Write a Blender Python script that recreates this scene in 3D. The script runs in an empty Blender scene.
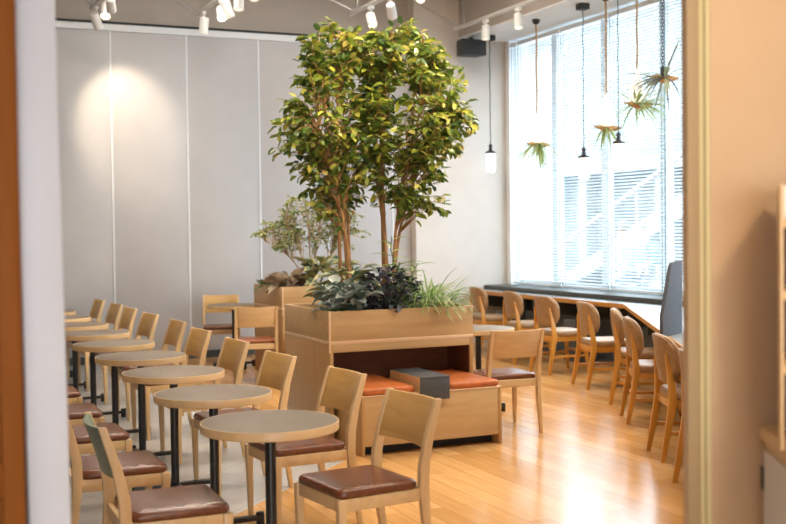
import bpy, bmesh, math, random
from math import sin, cos, pi, radians
from mathutils import Vector, Matrix
random.seed(7)
SC = bpy.context.scene
COL = SC.collection

# ------------------------------------------------------------------ camera
YAW, PITCH, ROLL, CAM_H, F_PX = 0.4205, 0.0280, 0.0126, 1.5358, 1107.9
Rv = Vector((cos(YAW), -sin(YAW), 0)); Hf = Vector((sin(YAW), cos(YAW), 0)); Zv = Vector((0, 0, 1))
Fv = Hf*cos(PITCH) - Zv*sin(PITCH); Uv = Hf*sin(PITCH) + Zv*cos(PITCH)
cx_, cy_ = Rv*cos(ROLL) - Uv*sin(ROLL), Rv*sin(ROLL) + Uv*cos(ROLL)
cam = bpy.data.cameras.new('camera'); cam_o = bpy.data.objects.new('camera', cam); COL.objects.link(cam_o)
m = Matrix((cx_, cy_, -Fv)).transposed().to_4x4(); m.translation = (0, 0, CAM_H)
cam_o.matrix_world = m
cam.sensor_width = 36; cam.lens = F_PX/786*36; cam.clip_start = 0.05; cam.clip_end = 200
cam.dof.use_dof = True; cam.dof.focus_distance = 6.6; cam.dof.aperture_fstop = 3.0
SC.camera = cam_o

# ------------------------------------------------------------------ world, lights, exposure
SC.view_settings.view_transform = 'Standard'; SC.view_settings.look = 'None'
SC.view_settings.gamma = 1.0; SC.view_settings.use_curve_mapping = False
SC.view_settings.exposure = 0.22
SC.cycles.use_denoising = True
SC.cycles.max_bounces = 8; SC.cycles.diffuse_bounces = 4; SC.cycles.transparent_max_bounces = 24
SC.cycles.sample_clamp_indirect = 8.0
W = bpy.data.worlds.new('sky'); SC.world = W; W.use_nodes = True
nt = W.node_tree; nt.nodes.clear()
wo = nt.nodes.new('ShaderNodeOutputWorld'); bg = nt.nodes.new('ShaderNodeBackground')
tc = nt.nodes.new('ShaderNodeTexCoord'); sx = nt.nodes.new('ShaderNodeSeparateXYZ'); cr = nt.nodes.new('ShaderNodeValToRGB')
nt.links.new(tc.outputs['Generated'], sx.inputs[0]); nt.links.new(sx.outputs['Z'], cr.inputs[0])
cr.color_ramp.elements[0].color = (0.90, 0.95, 1.0, 1); cr.color_ramp.elements[0].position = 0.0
cr.color_ramp.elements[1].color = (0.72, 0.86, 1.0, 1); cr.color_ramp.elements[1].position = 0.8
nt.links.new(cr.outputs[0], bg.inputs[0]); bg.inputs[1].default_value = 10.0
nt.links.new(bg.outputs[0], wo.inputs[0])

def portal(name, loc, rot, sx_, sy_):
    l = bpy.data.lights.new(name, 'AREA'); l.shape = 'RECTANGLE'; l.size = sx_; l.size_y = sy_
    l.cycles.is_portal = True
    o = bpy.data.objects.new(name, l); o.location = loc; o.rotation_euler = rot; COL.objects.link(o)
portal('window_portal', (8.25, 8.7, 2.6), (0, radians(90), 0), 3.9, 9.6)
portal('mall_portal', (-0.8, -5.0, 1.5), (radians(90), 0, 0), 3.4, 2.4)

def area_lamp(name, loc, w, h, power, color):
    l = bpy.data.lights.new(name, 'AREA'); l.shape = 'RECTANGLE'; l.size = w; l.size_y = h
    l.energy = power; l.color = color
    o = bpy.data.objects.new(name, l); o.location = loc; COL.objects.link(o); return o
WARM = (1.0, 0.80, 0.58); SOFT = (1.0, 0.90, 0.78)
FILL_LAMPS = [(2.3, 4.5), (2.3, 8.0), (2.3, 11.0), (5.0, 4.5), (5.0, 8.0), (5.0, 11.0)]  # lamps added out of view for broad fill over the room
FILL_POWER = 46
SPOT_K = 0.52
for i, (x, y) in enumerate(FILL_LAMPS):
    area_lamp('ceiling_fill_light', (x, y, 4.80), 1.2, 0.5, FILL_POWER, SOFT)
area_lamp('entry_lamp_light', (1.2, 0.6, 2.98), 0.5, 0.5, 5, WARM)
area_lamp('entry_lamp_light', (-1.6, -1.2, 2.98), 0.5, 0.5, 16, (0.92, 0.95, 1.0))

# ------------------------------------------------------------------ materials
MATS = {}
def mat(name, color, rough=0.5, metal=0.0, spec=0.5, emit=None, estr=0.0):
    M = bpy.data.materials.new(name); M.use_nodes = True
    b = M.node_tree.nodes['Principled BSDF']
    b.inputs['Base Color'].default_value = (*color, 1); b.inputs['Roughness'].default_value = rough
    b.inputs['Metallic'].default_value = metal; b.inputs['Specular IOR Level'].default_value = spec
    if emit: b.inputs['Emission Color'].default_value = (*emit, 1); b.inputs['Emission Strength'].default_value = estr
    MATS[name] = M; return M
def N(M, t): return M.node_tree.nodes.new(t)
def L(M, a, b): M.node_tree.links.new(a, b)
def noisy(name, c1, c2, scale, rough=0.5, stretch=(1, 1, 1), bump=0.0, spec=0.5, detail=4, contrast=(0.3, 0.7), dist=0.0):
    M = mat(name, c1, rough, spec=spec); b = M.node_tree.nodes['Principled BSDF']
    t = N(M, 'ShaderNodeTexCoord'); mp = N(M, 'ShaderNodeMapping'); n = N(M, 'ShaderNodeTexNoise'); r = N(M, 'ShaderNodeValToRGB')
    mp.inputs['Scale'].default_value = stretch; n.inputs['Scale'].default_value = scale; n.inputs['Detail'].default_value = detail; n.inputs['Distortion'].default_value = dist
    oi = N(M, 'ShaderNodeObjectInfo'); ad = N(M, 'ShaderNodeVectorMath'); sc = N(M, 'ShaderNodeMath')
    sc.operation = 'MULTIPLY'; sc.inputs[1].default_value = 7.0
    L(M, oi.outputs['Random'], sc.inputs[0]); ad.operation = 'ADD'
    L(M, t.outputs['Object'], ad.inputs[0]); L(M, sc.outputs[0], ad.inputs[1])
    L(M, ad.outputs[0], mp.inputs[0]); L(M, mp.outputs[0], n.inputs['Vector']); L(M, n.outputs['Fac'], r.inputs[0])
    r.color_ramp.elements[0].color = (*c1, 1); r.color_ramp.elements[1].color = (*c2, 1)
    r.color_ramp.elements[0].position, r.color_ramp.elements[1].position = contrast
    L(M, r.outputs[0], b.inputs['Base Color'])
    if bump:
        bp = N(M, 'ShaderNodeBump'); bp.inputs['Strength'].default_value = bump; bp.inputs['Distance'].default_value = 0.01
        L(M, n.outputs['Fac'], bp.inputs['Height']); L(M, bp.outputs[0], b.inputs['Normal'])
    return M
def wood(name, c1, c2, axis, rough=0.38):
    s = {'x': (1.0, 11, 11), 'y': (11, 1.0, 11), 'z': (11, 11, 1.0)}[axis]
    return noisy(name, c1, c2, 1.7, rough, s, bump=0.03, detail=8, contrast=(0.25, 0.75), dist=0.8)
OAK1, OAK2 = (0.60, 0.395, 0.185), (0.73, 0.51, 0.27)
for a in 'xyz':
    wood('oak_'+a, OAK1, OAK2, a)
    wood('oak_amber_'+a, (0.52, 0.225, 0.028), (0.68, 0.32, 0.055), a, 0.32)
    wood('oak_veneer_'+a, (0.43, 0.24, 0.085), (0.53, 0.31, 0.12), a, 0.42)
wood('oak_golden_x', (0.53, 0.30, 0.085), (0.66, 0.40, 0.14), 'x', 0.34)
wood('oak_lit_front_x', (0.48, 0.30, 0.13), (0.60, 0.395, 0.185), 'x', 0.42)  # paler than the side veneer: light on the planter front painted in
wood('oak_edge_x', (0.72, 0.48, 0.26), (0.82, 0.58, 0.34), 'x')
noisy('leather_brown', (0.115, 0.036, 0.016), (0.18, 0.058, 0.024), 30, 0.27, bump=0.05)
noisy('leather_russet', (0.23, 0.06, 0.014), (0.31, 0.085, 0.021), 25, 0.36, bump=0.05)
noisy('leather_orange', (0.42, 0.105, 0.022), (0.55, 0.15, 0.035), 20, 0.40, bump=0.05)
noisy('leather_tan', (0.30, 0.17, 0.075), (0.40, 0.245, 0.12), 25, 0.42, bump=0.05)
noisy('sage_back', (0.13, 0.175, 0.105), (0.18, 0.225, 0.14), 4, 0.45, (1, 14, 14))  # grey-green with fine streaks, for two chair backs
noisy('table_laminate', (0.165, 0.125, 0.086), (0.195, 0.150, 0.105), 120, 0.5)
mat('black_steel', (0.012, 0.012, 0.013), 0.35)
mat('black_paint', (0.010, 0.010, 0.011), 0.6)
mat('black_plastic', (0.02, 0.02, 0.02), 0.5)
noisy('slate_grey', (0.055, 0.062, 0.066), (0.08, 0.086, 0.09), 60, 0.45)
noisy('slate_blue', (0.10, 0.135, 0.16), (0.14, 0.18, 0.205), 20, 0.5)
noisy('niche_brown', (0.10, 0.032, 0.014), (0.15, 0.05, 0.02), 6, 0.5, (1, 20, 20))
noisy('counter_grey', (0.27, 0.285, 0.295), (0.31, 0.325, 0.335), 90, 0.28)
noisy('felt_grey', (0.06, 0.065, 0.077), (0.15, 0.16, 0.18), 130, 0.95, bump=0.2)
noisy('panel_grey', (0.47, 0.468, 0.48), (0.50, 0.498, 0.51), 3, 0.5)
mat('panel_strip', (0.72, 0.76, 0.80), 0.35)
noisy('plaster_taupe', (0.43, 0.385, 0.34), (0.46, 0.415, 0.37), 4, 0.85)
noisy('plaster_cream', (0.66, 0.615, 0.57), (0.69, 0.645, 0.60), 4, 0.8)
noisy('plaster_white', (0.78, 0.78, 0.77), (0.82, 0.82, 0.81), 4, 0.8)
noisy('wall_beige', (0.55, 0.37, 0.215), (0.58, 0.395, 0.23), 5, 0.6)
mat('jamb_tan', (0.36, 0.25, 0.13), 0.5)
mat('brass_strip', (0.62, 0.52, 0.28), 0.4)
noisy('pillar_white', (0.50, 0.52, 0.57), (0.53, 0.55, 0.60), 3, 0.45)
wood('door_wood_z', (0.15, 0.043, 0.004), (0.22, 0.068, 0.007), 'z', 0.6)
MATS['door_wood_z'].node_tree.nodes['Principled BSDF'].inputs['Specular IOR Level'].default_value = 0.15
mat('white_metal', (0.80, 0.80, 0.78), 0.35)
mat('track_grey', (0.55, 0.53, 0.50), 0.45)
mat('conduit_grey', (0.36, 0.35, 0.34), 0.5)
mat('window_frame', (0.92, 0.94, 0.95), 0.4)
mat('blind_cord', (0.16, 0.27, 0.28), 0.6)
mat('sill_dark', (0.07, 0.068, 0.06), 0.5)
mat('white_laminate', (0.70, 0.66, 0.60), 0.4)
noisy('soil', (0.03, 0.02, 0.012), (0.07, 0.045, 0.03), 60, 0.95, bump=0.5)
noisy('bark', (0.26, 0.125, 0.05), (0.46, 0.25, 0.10), 12, 0.8, (8, 8, 1), bump=0.3)
noisy('bark_light', (0.42, 0.27, 0.13), (0.55, 0.36, 0.19), 12, 0.8, (8, 8, 1), bump=0.3)
noisy('rope', (0.40, 0.24, 0.10), (0.55, 0.36, 0.18), 90, 0.9, bump=0.3)
noisy('driftwood', (0.46, 0.22, 0.08), (0.66, 0.36, 0.15), 30, 0.8, bump=0.4)
mat('cord_green', (0.05, 0.085, 0.08), 0.6)
mat('chain_blue', (0.02, 0.025, 0.09), 0.4)
mat('tile_line', (0.42, 0.42, 0.41), 0.4)
mat('street', (0.30, 0.31, 0.32), 0.8)
mat('facade', (0.150, 0.172, 0.182), 0.7)
mat('facade_glass', (0.128, 0.152, 0.162), 0.5)
mat('facade_white', (0.185, 0.198, 0.205), 0.6)
mat('stair_pink', (0.24, 0.19, 0.195), 0.7)
mat('skin', (0.35, 0.2, 0.13), 0.6); mat('jacket_blue', (0.13, 0.20, 0.30), 0.8); mat('jacket_pale', (0.20, 0.27, 0.32), 0.8)
mat('trousers', (0.15, 0.17, 0.20), 0.8); mat('hair_dark', (0.14, 0.12, 0.10), 0.6); mat('cap_white', (0.4, 0.4, 0.4), 0.7)
mat('bulb', (1, 0.9, 0.75), 0.4, emit=(1.0, 0.80, 0.55), estr=14.0)
mat('bulb_soft', (1, 0.9, 0.75), 0.4, emit=(1.0, 0.85, 0.65), estr=1.2)
mat('lamp_glass', (0.95, 0.95, 0.93), 0.25, emit=(1.0, 0.95, 0.88), estr=0.9)
mat('teardrop_glow', (0.92, 0.92, 0.90), 0.25, emit=(1.0, 0.95, 0.88), estr=0.6)  # holder is no lamp: emission adds its overbright white
mat('diffuser', (0.9, 0.9, 0.88), 0.5, emit=(1.0, 0.92, 0.82), estr=2.0)

def blind_mat():
    M = mat('blind_slat', (0.88, 0.91, 0.92), 0.5); nt = M.node_tree; b = nt.nodes['Principled BSDF']
    tr = N(M, 'ShaderNodeBsdfTranslucent'); tr.inputs[0].default_value = (0.88, 0.93, 0.95, 1)
    mx = N(M, 'ShaderNodeMixShader'); mx.inputs[0].default_value = 0.45
    L(M, b.outputs[0], mx.inputs[1]); L(M, tr.outputs[0], mx.inputs[2]); L(M, mx.outputs[0], nt.nodes['Material Output'].inputs[0])
blind_mat()
def glass_mat():
    M = mat('window_glass', (1, 1, 1), 0.0); nt = M.node_tree
    t = N(M, 'ShaderNodeBsdfTransparent'); t.inputs[0].default_value = (0.93, 0.97, 0.98, 1)
    g = N(M, 'ShaderNodeBsdfGlossy'); g.inputs['Roughness'].default_value = 0.0
    lw = N(M, 'ShaderNodeLayerWeight'); lw.inputs[0].default_value = 0.5
    fr = N(M, 'ShaderNodeMath'); fr.operation = 'POWER'; fr.inputs[1].default_value = 5.0; L(M, lw.outputs['Facing'], fr.inputs[0])
    fa = N(M, 'ShaderNodeMath'); fa.operation = 'MULTIPLY_ADD'; fa.inputs[1].default_value = 0.6; fa.inputs[2].default_value = 0.02; L(M, fr.outputs[0], fa.inputs[0])
    mx = N(M, 'ShaderNodeMixShader')
    L(M, fa.outputs[0], mx.inputs[0]); L(M, t.outputs[0], mx.inputs[1]); L(M, g.outputs[0], mx.inputs[2])
    L(M, mx.outputs[0], nt.nodes['Material Output'].inputs[0])
glass_mat()
def leaf_mat(name, stops, rough=0.35, trans=0.35):
    M = mat(name, stops[0][1], rough); nt = M.node_tree; b = nt.nodes['Principled BSDF']
    ge = N(M, 'ShaderNodeNewGeometry'); r = N(M, 'ShaderNodeValToRGB'); r.color_ramp.interpolation = 'LINEAR'
    while len(r.color_ramp.elements) < len(stops): r.color_ramp.elements.new(0.5)
    for e, (p, c) in zip(r.color_ramp.elements, stops): e.position = p; e.color = (*c, 1)
    L(M, ge.outputs['Random Per Island'], r.inputs[0]); L(M, r.outputs[0], b.inputs['Base Color'])
    tr = N(M, 'ShaderNodeBsdfTranslucent'); L(M, r.outputs[0], tr.inputs[0])
    mx = N(M, 'ShaderNodeMixShader'); mx.inputs[0].default_value = trans
    L(M, b.outputs[0], mx.inputs[1]); L(M, tr.outputs[0], mx.inputs[2]); L(M, mx.outputs[0], nt.nodes['Material Output'].inputs[0])
leaf_mat('leaf_ficus', [(0.0, (0.04, 0.085, 0.025)), (0.35, (0.11, 0.17, 0.025)), (0.68, (0.21, 0.265, 0.035)), (0.90, (0.40, 0.39, 0.05)), (1.0, (0.55, 0.44, 0.14))])
leaf_mat('leaf_ash', [(0.0, (0.13, 0.20, 0.07)), (0.5, (0.30, 0.36, 0.11)), (1.0, (0.60, 0.58, 0.24))])
leaf_mat('leaf_purple', [(0.0, (0.03, 0.032, 0.036)), (0.4, (0.065, 0.06, 0.075)), (0.75, (0.17, 0.16, 0.21)), (1.0, (0.09, 0.16, 0.06))], 0.25, 0.15)
leaf_mat('leaf_silver', [(0.0, (0.12, 0.17, 0.14)), (0.5, (0.26, 0.32, 0.29)), (1.0, (0.50, 0.54, 0.50))], 0.35, 0.15)
leaf_mat('leaf_grass', [(0.0, (0.14, 0.28, 0.06)), (0.5, (0.30, 0.46, 0.13)), (1.0, (0.66, 0.70, 0.34))], 0.4)
leaf_mat('leaf_green', [(0.0, (0.04, 0.09, 0.03)), (0.6, (0.09, 0.17, 0.04)), (1.0, (0.16, 0.26, 0.07))], 0.4)
leaf_mat('leaf_dry', [(0.0, (0.16, 0.10, 0.06)), (0.5, (0.30, 0.20, 0.12)), (1.0, (0.50, 0.40, 0.28))], 0.5)
leaf_mat('leaf_hosta', [(0.0, (0.09, 0.14, 0.10)), (1.0, (0.17, 0.24, 0.15))], 0.4, 0.2)
leaf_mat('leaf_hosta_edge', [(0.0, (0.42, 0.40, 0.14)), (1.0, (0.55, 0.52, 0.25))], 0.4, 0.2)
leaf_mat('leaf_air', [(0.0, (0.25, 0.33, 0.10)), (0.5, (0.46, 0.52, 0.20)), (1.0, (0.70, 0.66, 0.36))], 0.5, 0.5)
leaf_mat('leaf_air_dark', [(0.0, (0.14, 0.14, 0.19)), (0.5, (0.36, 0.37, 0.20)), (1.0, (0.62, 0.56, 0.30))], 0.5, 0.5)

def floor_mat():
    M = mat('floor_planks', (0.5, 0.28, 0.12), 0.16); b = M.node_tree.nodes['Principled BSDF']
    t = N(M, 'ShaderNodeTexCoord'); mp = N(M, 'ShaderNodeMapping'); br = N(M, 'ShaderNodeTexBrick')
    mp.inputs['Rotation'].default_value = (0, 0, radians(90))
    L(M, t.outputs['Object'], mp.inputs[0]); L(M, mp.outputs[0], br.inputs['Vector'])
    br.inputs['Scale'].default_value = 1.0; br.inputs['Brick Width'].default_value = 1.25; br.inputs['Row Height'].default_value = 0.13
    br.inputs['Mortar Size'].default_value = 0.0016; br.inputs['Mortar Smooth'].default_value = 0.2; br.offset = 0.37; br.offset_frequency = 2
    br.inputs['Color1'].default_value = (0.54, 0.28, 0.09, 1); br.inputs['Color2'].default_value = (0.72, 0.42, 0.17, 1)
    br.inputs['Mortar'].default_value = (0.28, 0.13, 0.045, 1); br.inputs['Bias'].default_value = -0.1
    n = N(M, 'ShaderNodeTexNoise'); m2 = N(M, 'ShaderNodeMapping'); m2.inputs['Scale'].default_value = (26, 1.5, 1)
    n.inputs['Scale'].default_value = 1.5; n.inputs['Detail'].default_value = 6
    L(M, t.outputs['Object'], m2.inputs[0]); L(M, m2.outputs[0], n.inputs['Vector'])
    mx = N(M, 'ShaderNodeMix'); mx.data_type = 'RGBA'; mx.blend_type = 'MULTIPLY'; mx.inputs[0].default_value = 0.45
    rr = N(M, 'ShaderNodeValToRGB'); rr.color_ramp.elements[0].color = (0.72, 0.66, 0.6, 1); rr.color_ramp.elements[1].color = (1.1, 1.1, 1.1, 1)
    rr.color_ramp.elements[0].position = 0.3; rr.color_ramp.elements[1].position = 0.7
    L(M, n.outputs['Fac'], rr.inputs[0]); L(M, br.outputs['Color'], mx.inputs[6]); L(M, rr.outputs[0], mx.inputs[7])
    L(M, mx.outputs[2], b.inputs['Base Color'])
    n2 = N(M, 'ShaderNodeTexNoise'); n2.inputs['Scale'].default_value = 2.2
    L(M, t.outputs['Object'], n2.inputs['Vector'])
    mr = N(M, 'ShaderNodeMapRange'); mr.inputs[3].default_value = 0.12; mr.inputs[4].default_value = 0.27
    L(M, n2.outputs['Fac'], mr.inputs[0]); L(M, mr.outputs[0], b.inputs['Roughness'])
    bp = N(M, 'ShaderNodeBump'); bp.inputs['Strength'].default_value = 0.06; bp.inputs['Distance'].default_value = 0.01
    L(M, n2.outputs['Fac'], bp.inputs['Height']); L(M, bp.outputs[0], b.inputs['Normal'])
floor_mat()
def tile_mat():
    M = mat('floor_tiles', (0.5, 0.5, 0.48), 0.2); b = M.node_tree.nodes['Principled BSDF']
    t = N(M, 'ShaderNodeTexCoord'); mp = N(M, 'ShaderNodeMapping'); br = N(M, 'ShaderNodeTexBrick')
    mp.inputs['Rotation'].default_value = (0, 0, radians(45))
    L(M, t.outputs['Object'], mp.inputs[0]); L(M, mp.outputs[0], br.inputs['Vector'])
    br.inputs['Scale'].default_value = 1.0; br.inputs['Brick Width'].default_value = 0.6; br.inputs['Row Height'].default_value = 0.6
    br.offset = 0.0; br.inputs['Mortar Size'].default_value = 0.003
    br.inputs['Color1'].default_value = (0.42, 0.41, 0.40, 1); br.inputs['Color2'].default_value = (0.50, 0.49, 0.475, 1)
    br.inputs['Mortar'].default_value = (0.33, 0.32, 0.31, 1)
    L(M, br.outputs['Color'], b.inputs['Base Color']); b.inputs['Roughness'].default_value = 0.22
tile_mat()

# ------------------------------------------------------------------ geometry helpers
class MB:
    """collects geometry, built as ONE mesh object"""
    def __init__(s): s.v = []; s.f = []
    def add(s, vs, fs):
        k = len(s.v); s.v += [tuple(v) for v in vs]; s.f += [tuple(i+k for i in f) for f in fs]; return s
    def box(s, x0, x1, y0, y1, z0, z1):
        return s.add([(x0,y0,z0),(x1,y0,z0),(x1,y1,z0),(x0,y1,z0),(x0,y0,z1),(x1,y0,z1),(x1,y1,z1),(x0,y1,z1)],
              [(3,2,1,0),(4,5,6,7),(0,1,5,4),(1,2,6,5),(2,3,7,6),(3,0,4,7)])
    def loft(s, secs, cap=True, closed=True):
        n = len(secs[0]); k = len(s.v); vs = [p for q in secs for p in q]; fs = []
        for i in range(len(secs)-1):
            for j in range(n if closed else n-1):
                a, b = i*n+j, i*n+(j+1) % n; fs.append((a, b, b+n, a+n))
        if cap: fs.append(tuple(range(n-1, -1, -1))); fs.append(tuple((len(secs)-1)*n+j for j in range(n)))
        return s.add(vs, fs)
    def rect_loft(s, pts):
        # pts: (x, y, z, half_x, half_y) horizontal rectangles stacked in z
        return s.loft([[(x-a,y-b,z),(x+a,y-b,z),(x+a,y+b,z),(x-a,y+b,z)] for x,y,z,a,b in pts])
    def tube(s, pts, rs, n=8, cap=True):
        pts = [Vector(p) for p in pts]; secs = []
        if not hasattr(rs, '__len__'): rs = [rs]*len(pts)
        up = None
        for i, p in enumerate(pts):
            t = (pts[min(i+1, len(pts)-1)] - pts[max(i-1, 0)]).normalized()
            if up is None: up = Vector((1,0,0)) if abs(t.x) < 0.8 else Vector((0,1,0))
            a = (up - t*up.dot(t)).normalized(); b = t.cross(a); up = a
            secs.append([p + a*cos(2*pi*j/n)*rs[i] + b*sin(2*pi*j/n)*rs[i] for j in range(n)])
        return s.loft(secs, cap)
    def bar(s, p, q, w, h):
        # rectangular bar from p to q, w across (horizontal), h the other way
        p, q = Vector(p), Vector(q); t = (q-p).normalized()
        a = t.cross(Vector((0,0,1)))
        a = Vector((1,0,0)) if a.length < 1e-4 else a.normalized()
        b = a.cross(t); a *= w/2; b *= h/2
        return s.loft([[c-a-b, c+a-b, c+a+b, c-a+b] for c in (p, q)])
    def lathe(s, prof, n=24, c=(0,0,0)):
        return s.loft([[(c[0]+r*cos(2*pi*j/n), c[1]+r*sin(2*pi*j/n), c[2]+z) for j in range(n)] for r, z in prof])
    def prism(s, poly, z0, z1):
        return s.loft([[(x,y,z0) for x,y in poly],[(x,y,z1) for x,y in poly]])
    def build(s, name, material, parent=None, bevel=0.0, seg=2, smooth=True, angle=35):
        me = bpy.data.meshes.new(name); me.from_pydata(s.v, [], s.f); me.update()
        bm = bmesh.new(); bm.from_mesh(me)
        bmesh.ops.recalc_face_normals(bm, faces=bm.faces)
        if bevel > 0:
            es = [e for e in bm.edges if len(e.link_faces) == 2 and e.calc_face_angle(0) > radians(30)]
            bmesh.ops.bevel(bm, geom=es, offset=bevel, offset_type='OFFSET', segments=seg, profile=0.5, affect='EDGES', clamp_overlap=True)
        bm.to_mesh(me); bm.free()
        if smooth:
            me.polygons.foreach_set('use_smooth', [True]*len(me.polygons)); me.set_sharp_from_angle(angle=radians(angle))
        for mm in (material if isinstance(material, (list, tuple)) else [material]): me.materials.append(MATS[mm])
        o = bpy.data.objects.new(name, me); COL.objects.link(o)
        if parent: o.parent = parent
        return o
def tag(o, label, cat, group=None, kind=None):
    if label: o['label'] = label
    if cat: o['category'] = cat
    if group: o['group'] = group
    if kind: o['kind'] = kind
    return o
def thing(name, label, cat, loc=(0,0,0), rz=0.0, group=None):
    o = bpy.data.objects.new(name, None); COL.objects.link(o); o.empty_display_size = 0.1
    o.location = loc; o.rotation_euler = (0, 0, rz); return tag(o, label, cat, group)
def struct(name, mb, m, **k):
    o = mb.build(name, m, **k); o['kind'] = 'structure'; return o
KIDS = {}
def children(o): return [c for c in o.children]
def copy_tree(o, loc=None, rz=None, label=None, group=None, parent=None):
    c = o.copy(); COL.objects.link(c)
    if parent: c.parent = parent
    for ch in children(o): copy_tree(ch, parent=c)
    if loc is not None: c.location = loc
    if rz is not None: c.rotation_euler = (0, 0, rz)
    if label: c['label'] = label
    if group: c['group'] = group
    return c
def rrect(w, d, r, n=5, cx=0, cy=0):
    out = []
    for qx, qy, a0 in ((1,1,0),(-1,1,90),(-1,-1,180),(1,-1,270)):
        for i in range(n+1):
            a = radians(a0 + 90*i/n); out.append((cx+qx*(w/2-r)+r*cos(a), cy+qy*(d/2-r)+r*sin(a)))
    return out
def cushion(mb, w, d, z0, z1, r, cx=0, cy=0, dome=0.006):
    secs = []
    for ins, z in ((0.010, z0), (0.001, z0+0.008), (0.0, (z0+z1)/2), (0.003, z1-0.010), (0.010, z1-0.003), (0.024, z1), (0.06, z1+dome*0.55), (0.11, z1+dome*0.85)):
        secs.append([(x, y, z) for x, y in rrect(w-2*ins, d-2*ins, max(r-ins*0.45, 0.02), 6, cx, cy)])
    return mb.loft(secs)

def leaf(mb, p, d, nrm, ln, wd, fold=0.25, curl=0.15, mid=0.45):
    d = d.normalized(); s_ = d.cross(nrm)
    if s_.length < 1e-3: s_ = d.cross(Vector((0.3,0.9,0.2)))
    s_.normalize(); u = s_.cross(d).normalized()
    w = wd/2; up = u*w*fold*2
    a = p + d*ln*mid*0.55 - u*ln*curl*0.05; b = p + d*ln*(mid+0.28) - u*ln*curl*0.45; t = p + d*ln - u*ln*curl
    return mb.add([p, a-s_*w*0.92+up, a, a+s_*w*0.92+up, b-s_*w*0.8+up*0.8-u*ln*curl*0.05, b, b+s_*w*0.8+up*0.8-u*ln*curl*0.05, t],
        [(0,2,1),(0,3,2),(1,2,5,4),(2,3,6,5),(4,5,7),(5,6,7)])
def blade(mb, p, d, ln, wd, droop, n=5):
    d = d.normalized(); side = d.cross(Vector((0,0,1)))
    if side.length < 1e-3: side = Vector((1,0,0))
    side.normalize(); v = []; f = []; q = p.copy(); dd = d.copy()
    for i in range(n+1):
        t = i/n; w = wd/2*(0.55+0.9*t if t < 0.35 else (1-((t-0.35)/0.65)**1.6))
        w = max(w, 0.0006)
        v += [q-side*w+Vector((0,0,w*0.35)), q, q+side*w+Vector((0,0,w*0.35))]
        dd = (dd + Vector((0,0,-droop/n))).normalized(); q = q + dd*ln/n
    for i in range(n):
        k = i*3; f += [(k,k+1,k+4,k+3),(k+1,k+2,k+5,k+4)]
    return mb.add(v, f)
def rnd(a, b): return random.uniform(a, b)
def rvec():
    while True:
        v = Vector((rnd(-1,1), rnd(-1,1), rnd(-1,1)))
        if 0.05 < v.length < 1: return v.normalized()

# ------------------------------------------------------------------ setting
WX, WY = 7.72, 13.45            # window wall and partition wall planes
TZ = 0.0
ft = MB().add([(-3,2.2,0),(-2.0,2.2,0),(2.75,6.93,0),(2.75,WY,0),(-3,WY,0)], [(0,1,2,3,4)])
fo = struct('floor_tiled', ft, 'floor_tiles'); fo.name = 'floor'
fw = MB().add([(-4,-5,0),(8.2,-5,0),(8.2,WY+0.1,0),(2.75,WY+0.1,0),(2.75,6.93,0),(-2.0,2.2,0),(-4,2.2,0)], [(0,1,2,3,4,5,6)])
struct('floor_wood', fw, 'floor_planks')
struct('ceiling', MB().box(-3.2, 8.6, 2.05, WY+0.3, 4.95, 5.1), 'plaster_taupe')
struct('ceiling_entry', MB().box(-4.2, 4.2, -5, 2.04, 3.05, 3.15), 'plaster_white')
# partition wall of tall panels
px = [-0.38+0.913*i for i in range(-2, 8)]
xs = [-3.0] + [x for x in px if -3.0 < x < 6.2] + [6.28]
struct('wall_back', MB().box(-3.2, 8.4, WY+0.02, WY+0.2, 0, 4.95), 'plaster_taupe')
wp = MB()
for a, b in zip(xs[:-1], xs[1:]): wp.box(a+0.012, b-0.012, WY-0.03, WY+0.02, 0.09, 3.95)
struct('wall_back_panels', wp, 'panel_grey', bevel=0.004)
ws = MB()
for x in xs[1:-1]: ws.box(x-0.011, x+0.011, WY-0.036, WY+0.01, 0.09, 3.95)
struct('trim_1', ws, 'panel_strip')
struct('trim_2', MB().box(-3.0, 6.28, WY-0.05, WY+0.02, 3.95, 4.03), 'panel_strip')
struct('trim_3', MB().box(-3.0, 6.28, WY-0.07, WY+0.02, 4.03, 4.055), 'black_paint')
struct('baseboard_back', MB().box(-3.0, 6.28, WY-0.04, WY+0.02, 0, 0.09), 'slate_grey')
struct('wall_back_pier', MB().box(6.28, 8.4, WY-0.17, WY+0.1, 0, 4.95), 'plaster_cream')
struct('wall_left', MB().box(-3.2, -3.0, 2.05, WY+0.2, 0, 4.95), 'plaster_taupe')
# soffit above the window
struct('ceiling_soffit', MB().box(6.95, 8.4, 2.2, WY-0.17, 4.12, 4.95), 'plaster_taupe')
struct('ceiling_soffit_underside', MB().box(6.95, 8.4, 2.2, WY-0.17, 4.10, 4.12), 'plaster_white')
# wall below the window and far end
struct('wall_window_low', MB().box(WX+0.02, WX+0.3, 3.6, WY-0.17, 0, 0.77), 'slate_blue')
struct('wall_right', MB().box(WX+0.02, WX+0.3, 2.05, 3.6, 0, 4.1), 'plaster_white')
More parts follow.
